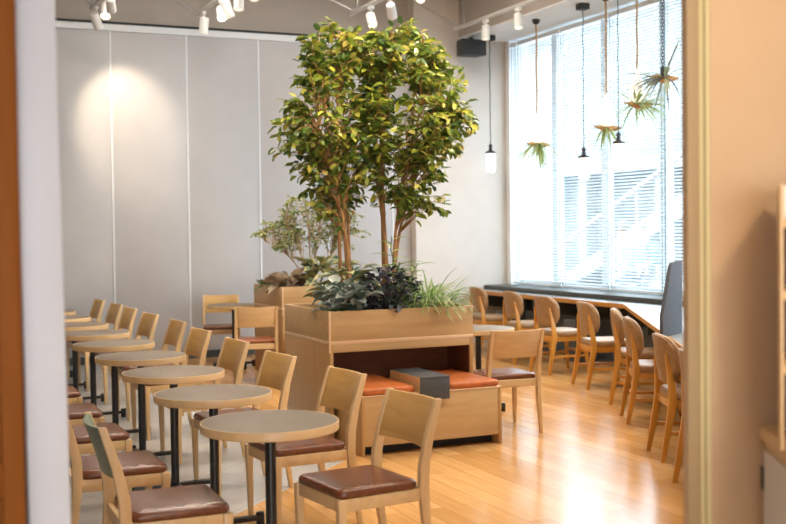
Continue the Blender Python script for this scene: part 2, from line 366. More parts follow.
# window bays
mull = [WY-0.17, 12.27, 11.17, 10.05, 8.93, 7.81, 6.7, 5.6, 4.6, 3.6]
for i in range(len(mull)-1):
    y1, y0 = mull[i], mull[i+1]
    fr = MB()
    fr.box(WX+0.08, WX+0.18, y1-0.06, y1, 0.77, 4.1)
    fr.box(WX+0.08, WX+0.18, y0, y0+0.06, 0.77, 4.1)
    fr.box(WX+0.08, WX+0.2, y0+0.05, y1-0.05, 0.77, 0.85)
    fr.box(WX+0.08, WX+0.2, y0+0.05, y1-0.05, 4.06, 4.1)
    w = struct('window_%d' % (i+1), fr, 'window_frame', bevel=0.004)
    MB().box(WX+0.138, WX+0.146, y0+0.05, y1-0.05, 0.85, 4.02).build('glass_pane', 'window_glass', w, smooth=False)
struct('window_jamb', MB().box(WX-0.06, WX+0.25, WY-0.27, WY-0.17, 0.77, 4.1), 'window_frame')
struct('window_sill', MB().box(7.29, WX+0.08, 8.9, WY-0.175, 0.729, 0.785), 'sill_dark', bevel=0.006)

# venetian blinds
by = [WY-0.29, 12.99, 11.93, 10.88, 9.87, 8.80]
blab = ['narrow white venetian blind at the window corner beside the cream pier',
        'white venetian blind behind the first glass lamp from the pier',
        'white venetian blind behind the hanging plant with a long straight rope',
        'white venetian blind behind the cluster of lamps and air plants',
        'white venetian blind behind the grey felt screen']
for i in range(5):
    y1, y0 = by[i]-0.012, by[i+1]+0.012
    t = thing('venetian_blind', blab[i], 'blind', (WX-0.03, (y0+y1)/2, 0.79), 0, 'venetian blinds across the tall window')
    hw = (y1-y0)/2
    MB().box(-0.025, 0.025, -hw, hw, 3.22, 3.27).build('head_rail', 'window_frame', t)
    MB().box(-0.018, 0.018, -hw, hw, 0.015, 0.035).build('bottom_rail', 'window_frame', t)
    sl = MB(); z = 0.07
    while z < 3.2:
        ct, st = 0.0135, 0.0088
        sl.loft([[(-ct, yy, z-st), (0, yy, z+0.0025), (ct, yy, z+st), (ct, yy, z+st+0.0012), (0, yy, z+0.0037), (-ct, yy, z-st+0.0012)] for yy in (-hw, hw)])
        z += 0.037
    sl.build('slats', 'blind_slat', t, smooth=False)
    cd = MB()
    for yy in (-hw+0.02, hw-0.02):
        for xx in (-0.02, 0.02): cd.tube([(xx, yy, 0.03), (xx, yy, 3.22)], 0.0035, 5)
    cd.build('ladder_cord', 'blind_cord', t)

# outside the window
struct('exterior_ground', MB().box(8.05, 40, -10, 45, -0.25, -0.15), 'street')
bl = thing('building', 'pale building with glazed bays and columns across the street outside', 'building', (24, 15, -0.15))
MB().box(0, 1, -25, 30, 0, 9.5).build('facade', 'facade', bl)
for k in range(11):
    for zz in (0.45, 4.05): MB().box(-0.1, 0, -19+4.2*k, -16.2+4.2*k, zz, zz+2.9).build('window', 'facade_glass', bl)
for k in range(12): MB().box(-2.8, -2.3, -21.4+4.2*k, -20.9+4.2*k, 0, 3.45).build('column', 'facade_white', bl)
MB().box(-3.2, 0, -25, 30, 3.45, 3.9).build('canopy', 'facade_white', bl)
sc_ = thing('outdoor_staircase', 'white sloping staircase with a railing outside the window', 'staircase', (15.6, 14.6, -0.15))
MB().loft([[(0, 0, 4.45),(1.4, 0, 4.45),(1.4, 0, 3.75),(0, 0, 3.75)], [(0, 9.9, 0.35),(1.4, 9.9, 0.35),(1.4, 9.9, 0.0),(0, 9.9, 0.0)]]).build('flight', 'facade_white', sc_)
MB().box(0, 1.4, -3.0, 0, 3.75, 4.45).build('landing', 'facade_white', sc_)
for yy in (-2.7, -0.4): MB().box(0.5, 0.9, yy, yy+0.4, 0, 3.75).build('post', 'facade_white', sc_)
MB().tube([(0.05, -3.0, 5.3), (0.05, 0, 5.3), (0.05, 9.9, 1.2)], 0.06, 8).build('handrail', 'stair_pink', sc_)
rb = MB()
for k in range(10):
    t_ = k/9; rb.tube([(0.05, 9.8*t_, 4.45-4.1*t_), (0.05, 9.8*t_, 5.3-4.1*t_)], 0.03, 6)
rb.build('balusters', 'stair_pink', sc_)

# entrance seen from: white pillar and wooden door on one side, tan jamb and beige wall on the other
PY = 2.5
struct('pillar_entry', MB().loft([[(0.256+e, PY, z), (0.344+e, PY, z), (0.344+e, PY+0.16, z), (0.256+e, PY+0.16, z)] for e, z in ((0, 0), (-0.030, 3.05))]), 'pillar_white', bevel=0.004)
struct('pillar_entry_edge', MB().loft([[(0.336+e, PY+0.06, z), (0.352+e, PY+0.06, z), (0.352+e, PY+0.17, z), (0.336+e, PY+0.17, z)] for e, z in ((0, 0), (-0.030, 3.05))]), 'panel_strip', bevel=0.003)
d = MB().box(-1.2, 0.24, PY-0.02, PY+0.04, 0, 3.05)
door = struct('door_1', d, 'door_wood_z')
dd = MB(); dd.box(-1.0, 0.10, PY-0.045, PY-0.02, 0.12, 0.22)
for (z0, z1) in ((0.0, 0.16), (0.98, 1.06), (1.80, 1.86), (2.8, 3.05)):
    dd.box(-1.1, 0.20, PY-0.045, PY-0.02, z0, z1)
dd.box(0.19, 0.236, PY-0.05, PY-0.02, 0, 3.05)
dd.build('door_rail', 'door_wood_z', door, bevel=0.006)
struct('wall_entry_left', MB().box(-4.2, -1.2, PY-0.1, PY+0.1, 0, 3.05), 'plaster_white')
struct('wall_entry_lintel', MB().box(-4.2, 8.4, 2.05, 2.2, 3.05, 4.95), 'plaster_taupe')
JY = 2.1
mw = MB()  # added unseen walls: close off most light from behind the camera
mw.box(-4.2, -2.5, -5.1, -5, 0, 3.05); mw.box(0.9, 4.2, -5.1, -5, 0, 3.05); mw.box(-2.5, 0.9, -5.1, -5, 2.7, 3.05); mw.box(-2.5, 0.9, -5.1, -5, 0, 0.3)
struct('wall_added_rear', mw, 'plaster_white')
struct('wall_added_side', MB().box(-4.3, -4.2, -5.1, 2.6, 0, 3.05), 'plaster_white')
struct('wall_added_side_right', MB().box(4.2, 4.3, -5.1, 2.2, 0, 3.05), 'plaster_cream')
struct('trim_jamb', MB().prism([(1.698, JY), (1.734, JY-0.004), (1.86, JY+0.1), (1.785, JY+0.1)], 0, 3.05), 'jamb_tan', bevel=0.008, seg=3)
struct('trim_jamb_groove', MB().prism([(1.735, JY-0.002), (1.745, JY-0.002), (1.75, JY+0.02), (1.77, JY+0.03), (1.735, JY+0.03)], 0, 3.05), 'brass_strip')
struct('trim_jamb_bead', MB().box(1.753, 1.764, JY-0.006, JY+0.05, 0, 3.05), 'brass_strip', bevel=0.002)
struct('wall_entry_right', MB().box(1.765, 8.4, JY-0.005, JY+0.1, 0, 3.05), 'wall_beige')

# ------------------------------------------------------------------ dining chairs (local: seat centre at origin, facing +y)
def make_chair(name, label, oak, leather, back_m, group):
    t = thing(name, label, 'chair', group=group)
    for s_ in (-1, 1):
        MB().rect_loft([(s_*0.198, 0.196, 0.0, 0.012, 0.012), (s_*0.200, 0.200, 0.30, 0.017, 0.017), (s_*0.201, 0.200, 0.404, 0.018, 0.020)]).build('leg', oak+'_z', t, bevel=0.004)
        MB().rect_loft([(s_*0.200, -0.262, 0.0, 0.012, 0.013), (s_*0.203, -0.222, 0.25, 0.015, 0.019), (s_*0.205, -0.208, 0.40, 0.016, 0.023),
                        (s_*0.205, -0.212, 0.50, 0.016, 0.023), (s_*0.205, -0.240, 0.63, 0.015, 0.020), (s_*0.205, -0.292, 0.79, 0.013, 0.015)]).build('leg', oak+'_z', t, bevel=0.004)
    f = MB()
    f.box(-0.183, 0.183, 0.188, 0.210, 0.348, 0.404); f.box(-0.189, 0.189, -0.220, -0.196, 0.348, 0.404)
    f.box(-0.212, -0.190, -0.187, 0.180, 0.348, 0.404); f.box(0.190, 0.212, -0.187, 0.180, 0.348, 0.404)
    f.build('seat_frame', oak+'_x', t, bevel=0.003)
    cushion(MB(), 0.425, 0.405, 0.402, 0.442, 0.045, 0, 0.012).build('seat', leather, t, angle=60)
    secs = []
    for i in range(13):
        x = -0.192 + 0.384*i/12; c = 0.034*(1-(x/0.192)**2)
        q = []
        for z, y in ((0.575, -0.220), (0.68, -0.252), (0.786, -0.289)):
            q.append((x, y-c+0.009, z + (0.0 if z < 0.78 else -0.004*(1-(x/0.192)**2))))
        r = [(a, b-0.018, c2) for a, b, c2 in q]
        secs.append(q + r[::-1])
    MB().loft(secs).build('backrest', back_m, t, bevel=0.003, angle=50)
    return t
ORD = ['first', 'second', 'third', 'fourth', 'fifth', 'sixth', 'seventh', 'eighth', 'ninth', 'tenth']
TX, TY, TS = 1.4657, 4.5866, 0.9653
GW = 'dining chairs on the planter side of the table row'
GP = 'dining chairs on the pillar side of the table row'
chair0 = make_chair('dining_chair', 'x', 'oak', 'leather_brown', 'oak_golden_x', GW)
# chairs facing the row from the planter side
ry = [4.56, 5.53, 6.49, 7.49, 8.47, 9.42, 10.40, 11.33, 12.05, 12.97]
rx = [1.86, 1.91, 1.855, 1.865, 1.86, 1.90, 1.87, 1.86, 1.85, 1.82]
ra = [97, 94, 95, 94, 94, 92, 95, 93, 94, 93]
for i in range(10):
    lab = 'oak chair with brown seat, planter side of the %s round table from the doorway' % ORD[i]
    if i == 9: lab = 'last oak chair on the planter side of the table row, against the grey partition'
    o = chair0 if i == 0 else copy_tree(chair0)
    o.location = (rx[i], ry[i], 0); o.rotation_euler = (0, 0, radians(ra[i])); o['label'] = lab
# chairs on the pillar side: the two nearest have sage backs
chair1 = make_chair('dining_chair', 'oak chair with sage green back rear and brown seat at the first round table', 'oak', 'leather_brown', 'sage_back', GP)
chair1.location = (1.0, 4.55, 0); chair1.rotation_euler = (0, 0, radians(-91))
ly = [4.56, 5.43, 6.35, 7.19, 8.12, 9.05, 10.0]
for i in range(1, 7):
    if i == 1: copy_tree(chair1, (0.94, ly[i], 0), radians(-90), 'oak chair with sage green back rear half hidden by the white pillar')
    else: copy_tree(chair0, (0.935, ly[i], 0), radians(-90 + (i % 3 - 1)), 'oak chair with brown seat, pillar side of the %s round table from the doorway' % ORD[i], GP)
# pair at the single table by the rear planter, pair at the small table right of the big planter
GF = 'chairs at the two single round tables'
chair2 = make_chair('dining_chair', 'oak chair with russet leather seat, back to the room, beside the rear planter', 'oak', 'leather_russet', 'oak_x', GF)
chair2.location = (3.365, 11.06, 0); chair2.rotation_euler = (0, 0, radians(-13))
copy_tree(chair0, (3.50, 12.86, 0), radians(165), 'oak chair with brown seat facing the room before the grey partition panels', GF)
chair3 = make_chair('dining_chair', 'pale oak chair with dark brown seat standing beside the bench end of the big planter', 'oak', 'leather_brown', 'oak_x', GF)
chair3.location = (4.235, 7.44, 0); chair3.rotation_euler = (0, 0, radians(-5))
copy_tree(chair0, (4.40, 8.85, 0), radians(180), 'oak chair with brown seat behind the small table at the big planter', GF)

# ------------------------------------------------------------------ round tables
def make_table():
    t = thing('round_table', 'x', 'table', group='round cafe tables in the long row')
    MB().lathe([(0.0, 0.712), (0.293, 0.712), (0.295, 0.7195), (0.293, 0.7205), (0.0, 0.7205)], 56).build('tabletop', 'table_laminate', t)
    MB().loft([[(r*cos(2*pi*j/64), r*sin(2*pi*j/64), z) for j in range(64)] for r, z in
        ((0.294, 0.684), (0.297, 0.682), (0.300, 0.685), (0.3005, 0.716), (0.299, 0.7200), (0.2945, 0.7200), (0.294, 0.700))], cap=False).build('edge_band', 'oak_x', t)
    MB().lathe([(0.0, 0.684), (0.294, 0.684), (0.294, 0.690), (0, 0.690)], 48).build('underside', 'oak_veneer_x', t)
    MB().box(-0.11, 0.11, -0.11, 0.11, 0.668, 0.684).build('mounting_plate', 'black_steel', t, bevel=0.003)
    MB().lathe([(0.024, 0.045), (0.024, 0.668)], 20).build('post', 'black_steel', t)
    b = MB()
    b.box(-0.245, 0.245, -0.022, 0.022, 0.030, 0.056); b.box(-0.022, 0.022, -0.245, 0.245, 0.030, 0.056)
    b.build('base', 'black_steel', t, bevel=0.005)
    for x, y in ((0.245, 0), (-0.245, 0), (0, 0.245), (0, -0.245)):
        MB().lathe([(0.020, 0.0), (0.022, 0.006), (0.022, 0.066), (0.017, 0.072)], 14, (x, y, 0)).build('foot', 'black_plastic', t)
    return t
tab0 = make_table()
for i in range(9):
    o = tab0 if i == 0 else copy_tree(tab0)
    o.location = (TX - 0.009 + [0, .006, .022, .022, .014, .006, 0, -.01, -.015][i], TY + TS*i, 0); o.rotation_euler = (0, 0, radians(8*i % 5))
    o['label'] = '%s round grey table with oak rim from the doorway in the long row' % ORD[i]
copy_tree(tab0, (3.49, 12.27, 0), 0.2, 'round grey table between the two chairs beside the rear planter', 'single round tables')
copy_tree(tab0, (4.40, 8.12, 0), 0.1, 'small round grey table half hidden by the big planter, near the window counter', 'single round tables')

# ------------------------------------------------------------------ planter benches
def make_planter(label):
    t = thing('planter_bench', label, 'planter', (3.375, 7.38, 0), 0, 'oak planter benches')
    w, dp = 0.58, 0.995
    b = MB()
    b.box(-w, w, 0, 0.03, 0.752, 0.966); b.box(-w, w, dp-0.03, dp, 0.752, 0.966)
    b.box(-w+0.0005, -w+0.03, 0.03, dp-0.03, 0.752, 0.966); b.box(w-0.03, w-0.0005, 0.03, dp-0.03, 0.752, 0.966)
    b.build('planter_box', 'oak_lit_front_x', t, bevel=0.002)
    MB().box(-w-0.001, -w+0.012, -0.002, 0.012, 0.67, 0.967).build('corner_trim', 'oak_edge_x', t, bevel=0.001)
    bd = MB(); bd.box(-w-0.002, w+0.002, -0.003, dp+0.002, 0.728, 0.752); bd.build('band', 'oak_edge_x', t, bevel=0.002)
    MB().box(-w+0.03, w-0.03, 0.03, dp-0.03, 0.80, 0.928).build('soil', 'soil', t)
    MB().box(-w+0.03, w-0.03, 0.0, 0.03, 0.670, 0.728).build('fascia', 'oak_lit_front_x', t, bevel=0.002)
    for s_ in (-1, 1):
        MB().box(min(s_*w, s_*(w-0.03)), max(s_*w, s_*(w-0.03)), 0.0, dp, 0.0, 0.728).build('side_panel', 'oak_veneer_z', t, bevel=0.002)
    MB().box(-w+0.03, w-0.03, dp-0.03, dp, 0.0, 0.728).build('back_panel', 'oak_veneer_x', t)
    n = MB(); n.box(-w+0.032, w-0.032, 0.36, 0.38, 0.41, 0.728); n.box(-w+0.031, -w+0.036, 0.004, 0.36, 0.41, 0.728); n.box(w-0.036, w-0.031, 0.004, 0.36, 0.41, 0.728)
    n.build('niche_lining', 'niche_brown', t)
    x0, x1, y0, y1 = -0.525, 0.562, -0.455, 0.34
    bb = MB(); bb.box(x0+0.022, x1-0.022, y0+0.004, y1, 0.068, 0.405); bb.build('bench_box', 'oak_lit_front_x', t, bevel=0.002)
    for xx in (x0, x1-0.022): MB().box(xx, xx+0.022, y0, y1, 0.0, 0.405).build('end_panel', 'oak_veneer_z', t, bevel=0.002)
    MB().box(x0+0.0005, x1-0.0005, y0-0.001, y1, 0.405, 0.414).build('bench_edge', 'oak_edge_x', t, bevel=0.001)
    MB().box(x0+0.03, x1-0.03, y0+0.10, y1, 0.0, 0.068).build('toe_kick', 'black_paint', t)
    for a, c in ((-0.515, -0.112), (0.150, 0.554)):
        mb = MB(); cushion(mb, c-a, 0.76, 0.414, 0.462, 0.03, (a+c)/2, -0.07); o = mb.build('seat_cushion', 'leather_orange', t, angle=60)
    return t
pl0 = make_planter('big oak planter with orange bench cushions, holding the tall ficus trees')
copy_tree(pl0, (4.22, 10.97, 0), 0, 'rear oak planter before the grey partition, holding a light feathery shrub')
# grey tray block standing over the bench between the cushions
t = thing('tray_table', 'low grey and wood tray block straddling the orange bench cushions', 'side table', (3.392, 7.15, 0.414))
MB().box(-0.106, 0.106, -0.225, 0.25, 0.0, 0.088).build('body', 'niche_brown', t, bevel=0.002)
tt = MB(); tt.box(-0.114, 0.114, -0.258, 0.256, 0.088, 0.108); tt.box(-0.114, 0.114, -0.258, -0.236, -0.055, 0.088)
tt.build('cover', 'slate_grey', t, bevel=0.003)
MB().box(-0.118, -0.114, -0.252, 0.25, 0.0, 0.104).build('side_edge', 'oak_x', t)

# ------------------------------------------------------------------ plants
def stem_path(base, top, bow, n=9, wob=0.02):
    base, top, bow = Vector(base), Vector(top), Vector(bow); out = []
    ph = rnd(0, 6)
    for i in range(n+1):
        t = i/n; p = base.lerp(top, t) + bow*sin(pi*t) + Vector((sin(ph+5*t), cos(ph*1.7+6*t), 0))*wob*t
        out.append(p)
    return out
def make_tree(name, label, base, stems, crowns, ntw, lpt, lsize, leafm, barkm, r0, droop=0.5, group=None, twig_r=0.0035):
    base = Vector(base); t = thing(name, label, 'tree', base, 0, group)
    allp = []
    for k, (b, top, bow) in enumerate(stems):
        p = stem_path(Vector(b)-base, Vector(top)-base, bow); n = len(p)
        rr = r0*(1 if k == 0 else rnd(0.65, 0.9))
        MB().tube(p, [rr*(1-0.78*i/(n-1)) for i in range(n)], 8).build('stem', barkm, t)
        fine = []
        for i in range(n-1):
            for q in range(4): fine.append(p[i].lerp(p[i+1], q/4))
        allp += fine[int(len(fine)*0.33):]
    tw = MB(); lf = MB()
    tot = sum(c[2] for c in crowns)
    for c, rad, wgt in crowns:
        c = Vector(c)-base
        for _ in range(int(ntw*wgt/tot)):
            v = rvec()*(rnd(0.25, 1.0)**0.45); e = c + Vector((v.x*rad[0], v.y*rad[1], v.z*rad[2]))
            s_ = min(allp, key=lambda q: (q-(e-Vector((0,0,0.22)))).length)
            if (e-s_).length < 0.05: continue
            mid = s_.lerp(e, 0.55) + Vector((0, 0, 0.05+0.10*(e-s_).length)) + rvec()*0.03
            pts = [s_.lerp(mid, a) for a in (0, 0.5)] + [mid, mid.lerp(e, 0.55)+Vector((0,0,0.01)), e]
            tw.tube(pts, [twig_r*1.6, twig_r*1.3, twig_r, twig_r*0.7, twig_r*0.35], 5, cap=False)
            outd = (e-s_).normalized()
            for j in range(lpt):
                u = 0.30 + 0.70*(j+rnd(0, 0.8))/lpt
                seg = min(u, 0.999)*4; i = int(seg); p = pts[i].lerp(pts[i+1], seg-i)
                sd = outd.cross(Vector((0,0,1))); sd = sd.normalized() if sd.length > 0.1 else Vector((1,0,0))
                d = outd*rnd(0.1, 0.9) + sd*(1 if j % 2 else -1)*rnd(0.3, 1.0) + Vector((0,0,-droop*rnd(0.2, 1.4))) + rvec()*0.35
                nr = Vector((0,0,1)) + rvec()*0.7
                ls = lsize*rnd(0.7, 1.15)
                p2 = p + d.normalized()*ls*0.16
                leaf(lf, p2, d, nr, ls, ls*rnd(0.48, 0.60), rnd(0.08, 0.3), rnd(0.0, 0.3))
    tw.build('twigs', barkm, t)
    lf.build('foliage', leafm, t, angle=180)
    return t
FB = 0.928
GT = 'indoor ficus trees in the big planter'
make_tree('ficus_tree', 'slender ficus with paired stems on the partition side of the big planter', (3.15, 7.90, FB),
    [((3.15,7.90,FB), (2.92,7.90,2.75), (0.07,0,0)), ((3.12,7.93,FB), (3.10,7.75,3.0), (-0.05,0.02,0)), ((3.17,7.88,FB), (3.22,8.05,2.6), (0.0,0.05,0)), ((3.13,7.86,FB+0.0), (2.84,7.75,2.35), (0.10,-0.02,0))],
    [((2.95,7.88,2.42), (0.38,0.42,0.52), 10), ((3.05,7.85,2.90), (0.26,0.3,0.24), 3.2), ((2.78,7.9,2.15), (0.20,0.3,0.20), 2), ((3.15,7.9,2.05), (0.25,0.3,0.30), 3.2), ((2.98,7.9,1.85), (0.22,0.25,0.2), 1.6)],
    270, 10, 0.080, 'leaf_ficus', 'bark', 0.021, 0.55, GT)
make_tree('ficus_tree', 'full ficus with three bent stems on the window side of the big planter', (3.47, 7.86, FB),
    [((3.47,7.86,FB), (3.50,7.85,3.05), (-0.04,0,0)), ((3.50,7.83,FB), (3.85,7.80,2.85), (-0.10,0.0,0)), ((3.45,7.89,FB), (3.35,8.0,2.9), (0.06,0.03,0)), ((3.51,7.87,FB), (4.0,7.95,2.45), (-0.12,0.0,0))],
    [((3.70,7.85,2.46), (0.50,0.45,0.50), 11), ((3.58,7.85,2.92), (0.40,0.35,0.24), 5), ((4.02,7.85,2.35), (0.20,0.3,0.28), 2), ((3.60,7.80,1.98), (0.36,0.3,0.28), 3.6), ((3.36,7.80,2.35), (0.22,0.3,0.45), 3), ((3.30,7.85,2.92), (0.30,0.3,0.20), 2), ((3.86,7.7,1.72), (0.10,0.1,0.10), 0.5)],
    410, 10, 0.080, 'leaf_ficus', 'bark', 0.022, 0.55, GT)
make_tree('feathery_shrub', 'light feathery shrub with thin branching stems in the rear planter', (4.20, 11.50, FB),
    [((4.20,11.50,FB), (4.28,11.5,1.80), (-0.03,0,0)), ((4.24,11.52,FB), (4.55,11.55,1.75), (0.04,0,0)), ((4.16,11.48,FB), (3.85,11.45,1.62), (0.02,0,0)), ((4.18,11.46,FB), (4.06,11.4,1.85), (0.0,0.03,0)), ((4.13,11.5,FB), (3.62,11.5,1.45), (0.06,0,0.04))],
    [((4.22,11.5,1.70), (0.48,0.35,0.30), 8), ((3.74,11.45,1.50), (0.28,0.25,0.18), 2.8), ((4.6,11.5,1.55), (0.25,0.25,0.22), 2)],
    210, 11, 0.050, 'leaf_ash', 'bark_light', 0.014, 0.35, None, 0.0028)

def rosette(name, label, base, n, ln, wd, spread, up, leafm, kind='leaf', droop=0.8, cat='plant', stalk=0.0, curl=0.35):
    t = thing(name, label, cat, base); mb = MB()
    for i in range(n):
        a = rnd(0, 2*pi); r = spread*(rnd(0, 1)**0.5)
        p = Vector((r*cos(a), r*sin(a), rnd(0.0, stalk)*(1-0.45*(r/spread)**2)))
        d = Vector((cos(a), sin(a), 0))*rnd(0.5, 1.0) + Vector((0, 0, up*rnd(0.2, 1.3))) + rvec()*0.3
        l_ = ln*rnd(0.65, 1.15)
        if kind == 'leaf': leaf(mb, p, d, Vector((0,0,1))+rvec()*0.5, l_, wd*rnd(0.75, 1.15), 0.25, curl*rnd(0.3, 1.4))
        else: blade(mb, p, d, l_, wd*rnd(0.7, 1.2), droop*rnd(0.5, 1.3))
    mb.build('foliage', leafm, t, angle=180)
    return t
def hosta(name, label, base, n, ln, spread, lift=0.2):
    t = thing(name, label, 'plant', base); inner, edge = MB(), MB()
    for i in range(n):
        a = 2*pi*i/n + rnd(-0.4, 0.4); r = spread*rnd(0.1, 1)
        p = Vector((r*cos(a), r*sin(a), rnd(0.06, lift))); d = Vector((cos(a), sin(a), rnd(0.1, 0.9)))
        l_ = ln*rnd(0.8, 1.15); nr = Vector((0,0,1))+rvec()*0.4; cu = rnd(0.2, 0.5)
        leaf(edge, p, d, nr, l_, l_*0.56, 0.22, cu)
        leaf(inner, p + d.normalized()*l_*0.05 + Vector((0,0,0.004)), d, nr, l_*0.84, l_*0.36, 0.22, cu)
        st_ = MB()
    edge.build('leaf_margins', 'leaf_hosta_edge', t, angle=180); inner.build('leaf_blades', 'leaf_hosta', t, angle=180)
    return t
hosta('variegated_plant', 'variegated green plant with cream leaf margins below the slender ficus', (3.12, 7.92, FB), 40, 0.18, 0.17, 0.34)
rosette('silver_leaf_plant', 'silvery plant with broad drooping leaves at the planter corner', (3.02, 7.58, FB), 120, 0.125, 0.082, 0.18, 0.5, 'leaf_silver', stalk=0.25, curl=0.5)
rosette('purple_leaf_plant', 'dark purple leafed plant mounded over the middle of the big planter', (3.36, 7.63, FB), 520, 0.078, 0.040, 0.225, 0.7, 'leaf_purple', stalk=0.34, curl=0.45)
rosette('creeping_fern', 'low dark green creeper along the corner rim of the big planter', (2.89, 7.46, FB), 60, 0.06, 0.028, 0.05, 0.5, 'leaf_green', stalk=0.04)
rosette('spider_plant', 'grassy light green spider plant spilling over the planter front', (3.68, 7.60, FB), 300, 0.25, 0.016, 0.22, 0.8, 'leaf_grass', 'blade', 1.3, stalk=0.18)
rosette('green_filler_plant', 'small green leafed plant behind the purple one in the big planter', (3.42, 8.05, FB), 90, 0.075, 0.035, 0.24, 0.8, 'leaf_green', stalk=0.20)
# tall plant with narrow leaves
t = thing('tall_leafy_plant', 'upright light green plant with narrow leaves rising behind the spider plant', 'plant', (3.51, 7.74, FB))
mb, sm = MB(), MB()
for q in range(4):
    top = Vector((rnd(-0.10, 0.16), rnd(-0.1, 0.1), rnd(0.34, 0.58))); pp = [Vector((0, 0, 0)).lerp(top, i/6) + Vector((0.03*sin(i), 0.02*cos(i), 0))*(i > 0) for i in range(7)]
    sm.tube(pp, 0.0032, 6)
    for i in range(14):
        u = 0.25+0.75*i/14; k = min(int(u*6), 5); p = pp[k].lerp(pp[k+1], u*6-k); a = i*2.4
        blade(mb, p, Vector((cos(a), sin(a), 0.55)), rnd(0.12, 0.2), 0.036, 0.7)
sm.build('stems', 'leaf_green', t); mb.build('foliage', 'leaf_grass', t, angle=180)
# ground cover of the rear planter
rosette('dry_leaf_plant', 'brown and cream dry leafed plant at the corner of the rear planter', (3.80, 11.24, FB), 60, 0.18, 0.09, 0.15, 0.6, 'leaf_dry', stalk=0.14, curl=0.5)
rosette('low_fern', 'low green fern along the rear planter edge under the feathery shrub', (3.75, 11.66, FB), 60, 0.10, 0.04, 0.12, 0.6, 'leaf_green', stalk=0.08)
hosta('variegated_plant', 'variegated cream and green plant in the middle of the rear planter', (4.18, 11.25, FB), 44, 0.20, 0.22, 0.3)
rosette('green_leaf_plant', 'mid green leafy plant at the window end of the rear planter', (4.52, 11.35, FB), 110, 0.10, 0.045, 0.18, 0.8, 'leaf_green', stalk=0.2)

# ------------------------------------------------------------------ window counter
ctr = thing('window_counter', 'long grey topped counter with oak edge bending under the blinds', 'counter', (7.03, 9.72, 0))
def off(p): return (p[0]-7.03, p[1]-9.72)
CO = [(4.0, 4.60), (4.86, 6.05), (7.03, 9.72), (7.08, 13.27)]
CI = [(7.615, 13.27), (7.615, 9.25), (4.56, 4.27)]
MB().prism([off(p) for p in CO+CI], 0.702, 0.728).build('worktop', 'counter_grey', ctr, bevel=0.002)
eb = MB()
def inset(k):
    # the outer edge line moved k towards the window
    n = Vector((0.861, -0.509)); a = Vector(CO[0])+n*k; b = Vector(CO[2]); c = Vector(CO[3])
    xx = 7.03 + k; t_ = (xx - a.x)/(CO[2][0]-CO[0][0]); yb = a.y + t_*(CO[2][1]-CO[0][1])
    return [(a.x, a.y), (xx, yb), (CO[3][0]+k, CO[3][1])]
def ribbon(mb, k0, k1, z0, z1):
    A, B = inset(k0), inset(k1)
    for i in range(2):
        q = [off(A[i]), off(A[i+1]), off(B[i+1]), off(B[i])]; mb.prism(q, z0, z1)
    return mb
ribbon(eb, -0.012, 0.0, 0.696, 0.730).build('edge_band', 'oak_amber_y', ctr)
ribbon(MB(), 0.002, 0.10, 0.678, 0.701).build('underside', 'oak_amber_y', ctr)
ribbon(MB(), 0.34, 0.36, 0.49, 0.70).build('apron', 'black_paint', ctr)
for i in range(2):
    A, B = inset(0.10), inset(0.345)
    n = 7 if i == 0 else 6
    for j in range(n):
        u = (j+0.5)/n
        p = Vector(A[i]).lerp(Vector(A[i+1]), u); q = Vector(B[i]).lerp(Vector(B[i+1]), u)
        tdir = (Vector(A[i+1])-Vector(A[i])).normalized()*0.012
        MB().prism([off(p-tdir), off(p+tdir), off(q+tdir), off(q-tdir)], 0.52, 0.70).build('divider', 'slate_grey', ctr)
ribbon(MB(), 0.47, 0.50, 0.0, 0.49).build('kick_panel', 'slate_blue', ctr)
for yy in (10.82, 12.42):
    MB().box(0.03, 0.33, yy-9.72-0.12, yy-9.72+0.12, 0.0, 0.49).build('support', 'slate_grey', ctr, bevel=0.004)

# felt screen on the counter
fs = MB()
u_ = Vector((0.83, 0.555)); n_ = Vector((-0.555, 0.83))*0.014
prof = [(0.0, 0), (0.0, 0.15), (0.165, 0.46), (0.19, 0.51), (0.225, 0.54), (0.28, 0.55), (0.46, 0.555), (0.46, 0)]
fs.loft([[(u_.x*a+s_*n_.x, u_.y*a+s_*n_.y, z) for a, z in prof] for s_ in (-1, 1)])
f = fs.build('felt_screen', 'felt_grey', bevel=0.003); f.location = (5.10, 6.60, 0.728)
tag(f, 'dark grey felt divider screen standing on the bent window counter', 'divider screen')

